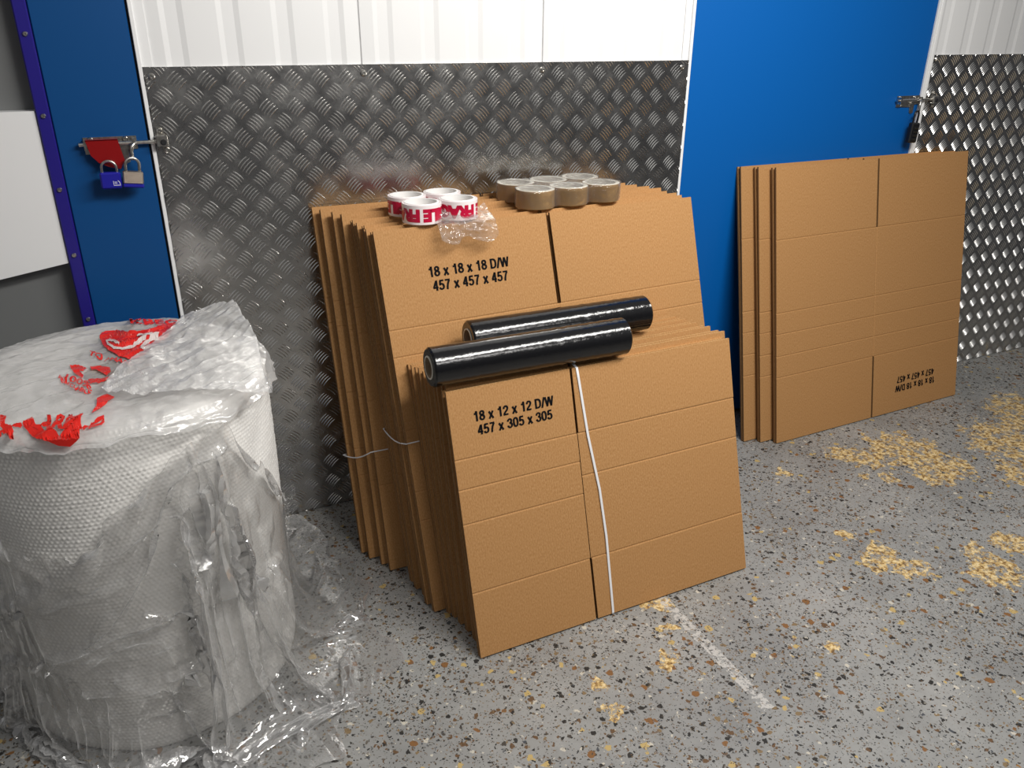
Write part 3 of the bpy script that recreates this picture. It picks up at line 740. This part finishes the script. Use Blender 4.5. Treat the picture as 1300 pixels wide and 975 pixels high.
# ------------------------------------------------------------------ big roll of bubble wrap standing on its end
CX, CY, RR, HH = -.095, -.455, .283, .690
def bubble_roll():
    root = thing('bubble_wrap_roll', 'large upright roll of clear bubble wrap standing inside the plastic bag', 'bubble wrap roll', (CX, CY, 0))
    dz = .0024; nphi = 820; nz = int(HH/dz)
    a = np.linspace(0, 2*PI, nphi, endpoint=False); z = np.linspace(.002, HH, nz+1)
    A, Z = np.meshgrid(a, z)
    sp = 2*PI*RR/round(2*PI*RR/.0088); rowh = sp*.866
    row = np.round(Z/rowh); u = A*RR/sp+.5*(row % 2); du = (u-np.round(u))*sp; dv = Z-row*rowh
    d = np.sqrt(du**2+dv**2)/(sp*.46); bum = np.sqrt(np.clip(1-d**2, 0, 1))
    rs = np.random.RandomState(3); keep = rs.rand(400, 1000)
    sq = keep[row.astype(int) % 400, np.round(u).astype(int) % 1000]
    bum *= .55+.45*sq
    wav = .0035*np.sin(A*3+Z*4)+.002*np.sin(A*7-Z*9+1)+.0016*np.sin(Z*38+3*np.sin(A*5))*np.sin(A*4+.5)
    edge = -.012*np.clip((Z-(HH-.025))/.025, 0, 1)**2-.006*np.clip((.02-Z)/.02, 0, 1)**2
    Rg = RR-.004+.0023*bum+wav+edge
    V = np.stack([Rg*np.cos(A), Rg*np.sin(A), Z], -1).reshape(-1, 3)
    idx = np.arange((nz+1)*nphi).reshape(nz+1, nphi); nx = np.roll(idx, -1, 1)
    F = np.stack([idx[:-1], nx[:-1], nx[1:], idx[1:]], -1).reshape(-1, 4).tolist()
    V = V.tolist(); top = idx[-1].tolist()
    # spiral-wound end: rings of layer edges down to the core
    prev = top; K = 46
    for k in range(1, K+1):
        r = lerp(RR-.016, .045, k/K); o = len(V)
        for i in range(nphi):
            V.append((r*math.cos(a[i]), r*math.sin(a[i]), HH+(.0025 if k % 2 else -.0015)+.002*math.sin(a[i]*5+k*.7)))
        F += [(prev[i], prev[(i+1) % nphi], o+(i+1) % nphi, o+i) for i in range(nphi)]; prev = list(range(o, o+nphi))
    m = MB(); m.v = [tuple(p) for p in V]; m.f = [tuple(f) for f in F]; m.m = [0]*len(F)
    me = m.mesh('wrap', BUBBLE); me.polygons.foreach_set('use_smooth', [True]*len(me.polygons)); link('wrap', me, root)
    c = MB(); c.lathe([(.036, .004), (.0425, .004), (.0425, HH+.003), (.036, HH+.003)], 48, closed=True); c.build('core', CORE, root, 40)
bubble_roll()

# ------------------------------------------------------------------ the plastic bag round it
BAG = thing('plastic_bag', 'big clear plastic bag with red print slumped around the bubble wrap roll', 'plastic bag', (CX, CY, 0))
def fold_attr(o, lo=.30, hi=1.1):        # film turns white where it is sharply folded
    me = o.data; bm = bmesh.new(); bm.from_mesh(me); val = [0.0]*len(bm.verts)
    for e in bm.edges:
        if len(e.link_faces) == 2:
            f = min(1, max(0, (e.calc_face_angle(0)-lo)/(hi-lo)))
            for v in e.verts: val[v.index] = max(val[v.index], f)
        elif len(e.link_faces) == 1:
            for v in e.verts: val[v.index] = max(val[v.index], .6)
    bm.free(); a = me.attributes.new('fold', 'FLOAT', 'POINT'); a.data.foreach_set('value', val); return o
def grid_build(name, V, nu, nv, m, smooth=34, wrap=False):
    F = [(j*nu+i, j*nu+(i+1) % nu, (j+1)*nu+(i+1) % nu, (j+1)*nu+i) for j in range(nv-1) for i in range(nu if wrap else nu-1)]
    b = MB(); b.add(V, F); o = fold_attr(b.build(name, m, BAG, smooth)); return o
def interp(tab, x):
    if x <= tab[0][0]: return tab[0][1:]
    for p, q in zip(tab, tab[1:]):
        if x <= q[0]:
            t = (x-p[0])/(q[0]-p[0]); t = t*t*(3-2*t); return [lerp(a, b, t) for a, b in zip(p[1:], q[1:])]
    return tab[-1][1:]
def film_top(x, y):                        # height of the film lying over the roll's end (world x, y)
    d = math.hypot(x-CX, y-CY); q = d/RR
    z = HH+.0105+.010*max(0, 1-q)**.5
    p = Vector((x*1.0+y*.5, y*2.2-x*.6, 0))
    z += .008*(vorm(p, 9, 5)-.5)+.0045*(vorm(p, 24, 6)-.5)
    hole = math.hypot(x-CX, y-CY)
    z -= .012*math.exp(-(hole/.05)**2)
    return z-.010*(max(0, min(q, 1.03)-.80)/.20)**2
# film over the top: the cap falls a little way down the side all round
hem = [(-200, .045, 0), (-160, .045, 0), (-135, .012, 0), (-115, .010, 0), (-95, .016, 0), (-80, .012, 0), (-60, .03, 0), (-35, .035, 0), (0, .05, 0), (60, .10, 0), (130, .12, 0), (160, .045, 0), (200, .045, 0)]
V = []; nu, nr, ns = 300, 60, 16
for j in range(nr+ns):
    for i in range(nu):
        a = -180+360*i/nu; ar = R_(a); h_, _ = interp(hem, a)
        h_ *= .8+.5*noise.noise(Vector((math.cos(ar)*6, math.sin(ar)*6, 2)))
        if j < nr:
            r = max(.002, (RR+.006)*j/(nr-1)); x, y = CX+r*math.cos(ar), CY+r*math.sin(ar); z = film_top(x, y)
        else:
            k = (j-nr+1)/ns; r = RR+.006+.006*k+.012*k*vorm((math.cos(ar)*.3, math.sin(ar)*.3, k*.06), 26, 8)
            x, y = CX+r*math.cos(ar), CY+r*math.sin(ar)
            x0, y0 = CX+(RR+.006)*math.cos(ar), CY+(RR+.006)*math.sin(ar); z = film_top(x0, y0)-h_*k
        V.append((x-CX, y-CY, z))
grid_build('top_film', V, nu, nr+ns, MILKY, 40, True)
# clear film slumped down the front and out over the floor, folded by a small cloth solver
# columns: angle, top z, reach along the floor
drape = [(-205, .33, .00, .12), (-180, .44, .00, .12), (-165, .47, .00, .085), (-150, .485, .00, .05), (-132, .492, .00, .012), (-116, .466, .012, 0), (-104, .475, .055, 0), (-92, .558, .15, 0), (-78, .607, .16, 0), (-68, .650, .165, 0),
         (-53, .642, .165, 0), (-42, .54, .17, 0), (-26, .43, .175, 0), (-10, .335, .14, 0), (5, .27, .12, 0), (30, .20, .18, 0), (47, .16, .22, 0), (70, .10, .14, 0)]
def cloth(nu=236, nv=118, steps=110, iters=10):
    rs = np.random.RandomState(11)
    ang = np.linspace(-200, 62, nu); tab = np.array([interp(drape, a) for a in ang]); zt, reach, hz = tab.T
    zt = zt+.010*np.sin(ang*.31)+.006*np.sin(ang*.83+1)
    v = np.linspace(0, 1, nv)[:, None]; ar = np.radians(ang)[None]
    reach = np.where(reach > .05, reach+.03+.03*np.sin(ang*.17)+.015*np.sin(ang*.41), reach); hang = np.sqrt((zt-hz)**2+reach**2); L = hang*(1.04+.10*(reach > .05))
    r0 = RR+.012; r = r0+(reach*.95+.012)*v; z = zt-(zt-hz-.004)*v; pin = reach > .03
    # smooth random unevenness to start the folds
    nz = rs.rand(nv, nu)
    for _ in range(5): nz = (nz+np.roll(nz, 1, 0)+np.roll(nz, -1, 0)+np.roll(nz, 1, 1)+np.roll(nz, -1, 1))/5
    nz = (nz-.5)*.16*np.minimum(1, v*6)*(1-.6*np.clip((ang+25)/25, 0, 1))[None]
    r = r+nz; X = np.stack([r*np.cos(ar), r*np.sin(ar), z], -1)
    du = np.radians(ang[1]-ang[0])*(RR+.012)*(1.15+.40*v**1.1); du = np.repeat(du, nu, 1)
    dv = np.repeat((L/(nv-1))[None], nv, 0)
    P = X.copy(); top = X[0].copy(); hem0 = X[-1].copy(); hem0[pin, 2] = .004
    def con(a, b, rest, st=.5, push=False):
        A, B = X[a], X[b]; d = B-A; l = np.sqrt((d**2).sum(-1))+1e-9; q = (l-rest)/l
        if push: q = np.minimum(q, 0)
        d = d*(q*st)[..., None]; X[a] = A+d; X[b] = B-d
    sl = slice
    for stp in range(steps):
        vel = (X-P)*.965; P = X.copy(); X = X+vel; X[..., 2] -= 9.8*.32*.0075**2
        for k in range(iters):
            for o in (0, 1):
                ne = (nu-1-o)//2; a = (sl(None), sl(o, o+2*ne, 2)); b = (sl(None), sl(o+1, o+1+2*ne, 2)); con(a, b, du[:, o:o+2*ne:2])
                ne = (nv-1-o)//2; a = (sl(o, o+2*ne, 2), sl(None)); b = (sl(o+1, o+1+2*ne, 2), sl(None)); con(a, b, dv[o:o+2*ne:2])
            for o in (0, 1):
                ne = (nv-1-o)//2; rr_ = sl(o, o+2*ne, 2); r2 = sl(o+1, o+1+2*ne, 2); dd = np.sqrt(du[rr_, :-1]**2+dv[rr_, :-1]**2)
                con((rr_, sl(0, nu-1)), (r2, sl(1, nu)), dd, .22); con((rr_, sl(1, nu)), (r2, sl(0, nu-1)), dd, .22)
            for o in (0, 1, 2, 3):
                c0 = np.arange(o, nu-2, 4); con((sl(None), c0), (sl(None), c0+2), du[:, c0]*1.72, .35, True)
                c1 = np.arange(o, nv-2, 4); con((c1, sl(None)), (c1+2, sl(None)), dv[c1]*1.72, .35, True)
            X[0] = top; X[-1, pin] = hem0[pin]
            rad = np.sqrt(X[..., 0]**2+X[..., 1]**2); lim = RR+.0045
            f = np.where((rad < lim) & (X[..., 2] < HH), lim/np.maximum(rad, 1e-6), 1.0); X[..., 0] *= f; X[..., 1] *= f
            low = X[..., 2] < .0035; X[..., 2] = np.where(low, .0035, X[..., 2])
        P[low] = P[low]*.25+X[low]*.75
    return X, nu, nv
Xc, cu, cv = cloth()
def fine(X, n=2):                      # denser copy of the folded sheet, with small sharp creases
    for _ in range(n-1):
        for ax in (0, 1):
            m = (np.take(X, range(X.shape[ax]-1), ax)+np.take(X, range(1, X.shape[ax]), ax))/2
            out = np.empty((X.shape[0]*2-1, X.shape[1], 3) if ax == 0 else (X.shape[0], X.shape[1]*2-1, 3))
            if ax == 0: out[::2] = X; out[1::2] = m
            else: out[:, ::2] = X; out[:, 1::2] = m
            X = out
    return X
Xf = fine(Xc); V = []
# long creases pressed into the film, as polylines on its surface (angle round the roll, height)
def on_roll(px, py, R=RR+.016):
    r = FW + RT*((px-IW/2)/FPX) - UP*((py-IH/2)/FPX); ox, oy = CP.x-CX, CP.y-CY
    a = r.x**2+r.y**2; b = 2*(ox*r.x+oy*r.y); c = ox*ox+oy*oy-R*R; D = b*b-4*a*c
    q = CP+r*((-b-math.sqrt(max(D, 0)))/(2*a)) if D >= 0 else CP+r*(-b/(2*a))
    if q.z < .01: q = at(px, py, .006)
    return np.array((q.x-CX, q.y-CY, q.z))
CR = [[(0, 420), (130, 520), (190, 530)], [(0, 510), (40, 550), (110, 600)], [(390, 400), (470, 280), (560, 205), (640, 150)], [(640, 140), (670, 215), (740, 190), (770, 155)], [(770, 160), (900, 240), (1040, 370)],
 [(745, 200), (760, 400), (800, 560), (850, 700), (880, 900)], [(745, 210), (800, 420), (850, 620), (862, 760)], [(690, 330), (710, 440), (690, 560), (720, 690)], [(390, 400), (430, 500), (480, 380), (470, 280)],
 [(660, 215), (580, 300), (500, 600), (380, 790), (150, 940)], [(640, 220), (560, 400), (520, 520), (420, 700)], [(0, 720), (180, 650), (350, 570), (540, 430)], [(0, 740), (240, 700), (420, 640)], [(0, 890), (200, 900), (380, 830), (620, 740)],
 [(640, 660), (660, 800), (730, 975)], [(500, 750), (620, 745), (720, 690)], [(870, 650), (950, 560), (1040, 460)], [(940, 590), (1060, 690)], [(600, 570), (640, 640), (720, 620), (700, 560)], [(700, 225), (740, 330), (745, 480), (790, 640)],
 [(420, 800), (480, 860), (560, 830), (600, 900)], [(250, 900), (330, 800), (390, 750)], [(590, 410), (650, 370)], [(280, 640), (320, 550)], [(150, 740), (185, 650)], [(590, 960), (700, 930), (790, 880)],
 [(0, 950), (390, 970), (560, 1020)], [(20, 960), (340, 1110), (640, 1070), (750, 1060)], [(220, 960), (400, 860), (560, 830)], [(410, 1120), (480, 1040)], [(500, 1180), (760, 1150)], [(300, 1020), (560, 990), (720, 1010)], [(450, 900), (520, 880), (600, 840)]]
CR = [[on_roll(x/2.708, 510+y/2.708) for x, y in pl_] for pl_ in CR]
_tu = np.gradient(Xf, axis=1); _tv = np.gradient(Xf, axis=0); _n = np.cross(_tu, _tv); _n /= np.linalg.norm(_n, axis=-1, keepdims=True)+1e-9
_out = np.sign((_n[..., 0]*Xf[..., 0]+_n[..., 1]*Xf[..., 1])[..., None]+.3*_n[..., 2:]+1e-6); ridge = np.zeros(Xf.shape[:2])
for ci, pl_ in enumerate(CR):
    dm = np.full(Xf.shape[:2], 9.0)
    for a, b in zip(pl_, pl_[1:]):
        ab = b-a; t = np.clip(((Xf-a)@ab)/(ab@ab), 0, 1)[..., None]; dm = np.minimum(dm, np.linalg.norm(Xf-(a+t*ab), axis=-1))
    wd = .017+.005*(ci % 3); ridge = np.maximum(ridge, (.0105+.003*(ci % 2))*np.clip(1-dm/wd, 0, 1))
Xf = Xf+_n*_out*ridge[..., None]
tu = np.gradient(Xf, axis=1); tv = np.gradient(Xf, axis=0); nn = np.cross(tu, tv); nn /= np.linalg.norm(nn, axis=-1, keepdims=True)+1e-9
for j in range(Xf.shape[0]):
    for i in range(Xf.shape[1]):
        p = Xf[j, i]; q = (i*.0035, j*.0035, 0); w = min(1, j/30)*(1-.75*min(1, max(0, (i/Xf.shape[1]-.66)/.1)))
        k = .25+2.6*max(0, noise.noise(Vector((q[0]*6, q[1]*6, 4))))+.5*max(0, j/Xf.shape[0]-.55); d = w*(.020*(vorm((q[0]+.3*q[1], q[1]*.5, 0), 9, 10)-.45)+k*.0075*(vorm((q[0], q[1]*.8-.4*q[0], 0), 25, 11)-.45)+k*.0022*(vorm((q[0], q[1], 0), 60, 12)-.45))
        p = p+nn[j, i]*d; rad = math.hypot(p[0], p[1])
        if rad < RR+.003 and p[2] < HH: p[0] *= (RR+.003)/rad; p[1] *= (RR+.003)/rad
        V.append((p[0], p[1], max(.0022, p[2])))
grid_build('clear_drape', V, Xf.shape[1], Xf.shape[0], CLEAR, 32)
# second loose layer, folded over on the right of the top with a stiff raised corner
def patch(name, pts, m, crum, cuts=5, seeds=(1, 2), smooth=34):
    bm = bmesh.new(); vs = [bm.verts.new(at(x, y, z)-Vector((CX, CY, 0))) for x, y, z in pts]
    bmesh.ops.triangle_fill(bm, edges=[bm.edges.new((vs[i], vs[(i+1) % len(vs)])) for i in range(len(vs))], use_beauty=True)
    for _ in range(cuts):
        bmesh.ops.subdivide_edges(bm, edges=[e for e in bm.edges if e.calc_length() > .005], cuts=1, use_grid_fill=True)
        bmesh.ops.triangulate(bm, faces=bm.faces[:])
    for v in bm.verts:
        p = v.co.copy(); q = Vector((p.x, p.y*2-p.x, p.z))
        v.co.z += crum*(vorm(q, 12, seeds[0])-.4)+crum*.45*(vorm(q, 34, seeds[1])-.4)
    bmesh.ops.recalc_face_normals(bm, faces=bm.faces[:])
    me = bpy.data.meshes.new(name); bm.to_mesh(me); bm.free(); me.materials.append(m)
    me.polygons.foreach_set('use_smooth', [True]*len(me.polygons)); me.set_sharp_from_angle(angle=R_(smooth)); return fold_attr(link(name, me, BAG))
patch('folded_film', [(128, 497, .716), (140, 480, .722), (165, 462, .724), (200, 434, .724), (232, 406, .720), (262, 394, .742), (296, 383, .772), (309, 402, .766), (326, 430, .738), (334, 472, .716), (347, 496, .702), (346, 502, .690), (318, 500, .700), (280, 497, .712), (225, 499, .716), (180, 504, .716), (150, 502, .716)], MILKY, .011)
# red print lying on the film (px outlines are carried on to the film's real surface)
def film_pt(px, py, lift):
    z = .706
    for _ in range(4):
        p = at(px, py, z); z = film_top(p.x, p.y)+lift
    if math.hypot(p.x-CX, p.y-CY) <= RR+.004: return Vector((p.x-CX, p.y-CY, z))
    r = FW + RT*((px-IW/2)/FPX) - UP*((py-IH/2)/FPX); R = RR+.022+lift
    ox, oy = CP.x-CX, CP.y-CY; a = r.x**2+r.y**2; b = 2*(ox*r.x+oy*r.y); c = ox*ox+oy*oy-R*R; D = max(0, b*b-4*a*c)
    t = (-b-math.sqrt(D))/(2*a); q = CP+r*t; return Vector((q.x-CX, q.y-CY, q.z))
def px_mesh(name, bm, m, lift, step=2.2):
    for _ in range(6):
        e = [e for e in bm.edges if e.calc_length() > step]
        if not e: break
        bmesh.ops.subdivide_edges(bm, edges=e, cuts=1); bmesh.ops.triangulate(bm, faces=bm.faces[:])
    for v in bm.verts: v.co = film_pt(v.co.x, -v.co.y, lift)
    bmesh.ops.recalc_face_normals(bm, faces=bm.faces[:])
    me = bpy.data.meshes.new(name); bm.to_mesh(me); bm.free(); me.materials.append(m); return link(name, me, BAG)
def film_decal(name, polys, m, lift=.0034):
    bm = bmesh.new()
    for pts in polys:
        vs = [bm.verts.new((x, -y, 0)) for x, y in pts]
        bmesh.ops.triangle_fill(bm, edges=[bm.edges.new((vs[i], vs[(i+1) % len(vs)])) for i in range(len(vs))], use_beauty=True)
    return px_mesh(name, bm, m, lift)
def zo(pts): return [(x/6.5, 370+y/6.5) for x, y in pts]
def zf(pts): return [(x/4.433, 380+y/4.433) for x, y in pts]
film_decal('red_logo', [zo([(820, 370), (835, 340), (870, 325), (940, 320), (1010, 325), (1090, 335), (1160, 330), (1230, 310), (1330, 275), (1430, 265), (1440, 300), (1400, 340), (1350, 390), (1300, 435), (1240, 480), (1180, 525), (1120, 555), (1060, 550), (1000, 535), (940, 505), (890, 480), (850, 440)])], REDPL)
def stroke(pts, w):
    P = [Vector(p) for p in pts]; L = []; Rr = []
    for i, p in enumerate(P):
        d = (P[min(i+1, len(P)-1)]-P[max(i-1, 0)]).normalized(); n = Vector((-d.y, d.x)); ww = w[i] if isinstance(w, list) else w
        L.append(p+n*ww); Rr.append(p-n*ww)
    return [tuple(p) for p in L+Rr[::-1]]
film_decal('pale_script', [zo(stroke([(1235, 345), (1190, 375), (1140, 420), (1080, 455), (1010, 470), (940, 460), (890, 430), (880, 405), (905, 398), (940, 405), (975, 425), (985, 438)], [10, 16, 17, 14, 10, 9, 9, 9, 10, 12, 10, 5])),
    zo(stroke([(1130, 362), (1180, 352), (1260, 345)], 8)), zo(stroke([(1310, 345), (1260, 380), (1200, 425), (1165, 455)], [12, 16, 16, 10])), zo(stroke([(1160, 462), (1230, 458), (1300, 430)], 8))], PALEPRINT, .0046)
film_decal('recycling_arrows', [zo(q) for q in ([(575, 605), (640, 590), (715, 635), (690, 650), (655, 655), (690, 690), (680, 715), (610, 670), (585, 635)], [(740, 618), (830, 612), (905, 625), (915, 660), (880, 690), (845, 672), (800, 645), (760, 650)], [(735, 720), (860, 715), (915, 690), (905, 725), (855, 752), (765, 752), (720, 738)])], REDPL)
def film_text(name, body, p0, p1, up, m, lift=.0034, bold=.03, mid=None):
    me = textmesh([body], 1, 1, bold); xs = [v.co.x for v in me.vertices]; ys = [v.co.y for v in me.vertices]; x0, x1, y1 = min(xs), max(xs), max(ys)
    bm = bmesh.new(); bm.from_mesh(me)
    for v in bm.verts:
        u = (v.co.x-x0)/(x1-x0); w = v.co.y/y1
        B = mid or [p0, p1]; f = u*(len(B)-1); i = min(int(f), len(B)-2); f -= i
        v.co = (B[i][0]+(B[i+1][0]-B[i][0])*f+up[0]*w, -(B[i][1]+(B[i+1][1]-B[i][1])*f+up[1]*w), 0)
    return px_mesh(name, bm, m, lift, 1.6)
film_text('percent_print', '100%', (82, 481), (115, 493), (3, -7), REDPL)
film_text('recyclable_print', 'RECYCLABLE', None, None, (1.6, -4.6), REDPL, mid=[(74, 480), (82.5, 486.5), (91, 492), (102, 496.5), (115, 499.5)])
film_text('top_line_print', 'TO / HAN', (112, 450), (164, 463), (2.5, -5), REDPL)
film_text('upper_edge_print', 'KBEG', (166, 410.5), (228, 412), (-2, -6), REDPL)
film_text('large_red_print', 'ARM', (44, 546), (97, 541), (9, -17), REDPL, .0050, .05)
film_decal('torn_red_print', [zf(q) for q in ([(125, 690), (180, 660), (205, 700), (250, 735), (300, 750), (335, 782), (375, 765), (395, 735), (365, 735), (385, 690), (400, 660), (440, 650), (455, 690), (465, 760), (430, 800), (395, 830), (330, 825), (270, 800), (200, 780), (150, 755)],
    [(0, 650), (35, 655), (25, 690), (60, 712), (125, 705), (120, 730), (60, 735), (85, 770), (75, 790), (20, 775), (0, 780), (0, 765), (25, 740), (0, 715)],
    [(545, 555), (600, 530), (645, 548), (590, 590), (570, 610), (515, 640), (545, 590)],
    [(490, 735), (530, 670), (585, 650), (588, 690), (560, 720), (480, 775), (470, 760), (530, 720), (570, 690), (575, 668), (540, 680), (510, 725)])], REDPL, .0040)
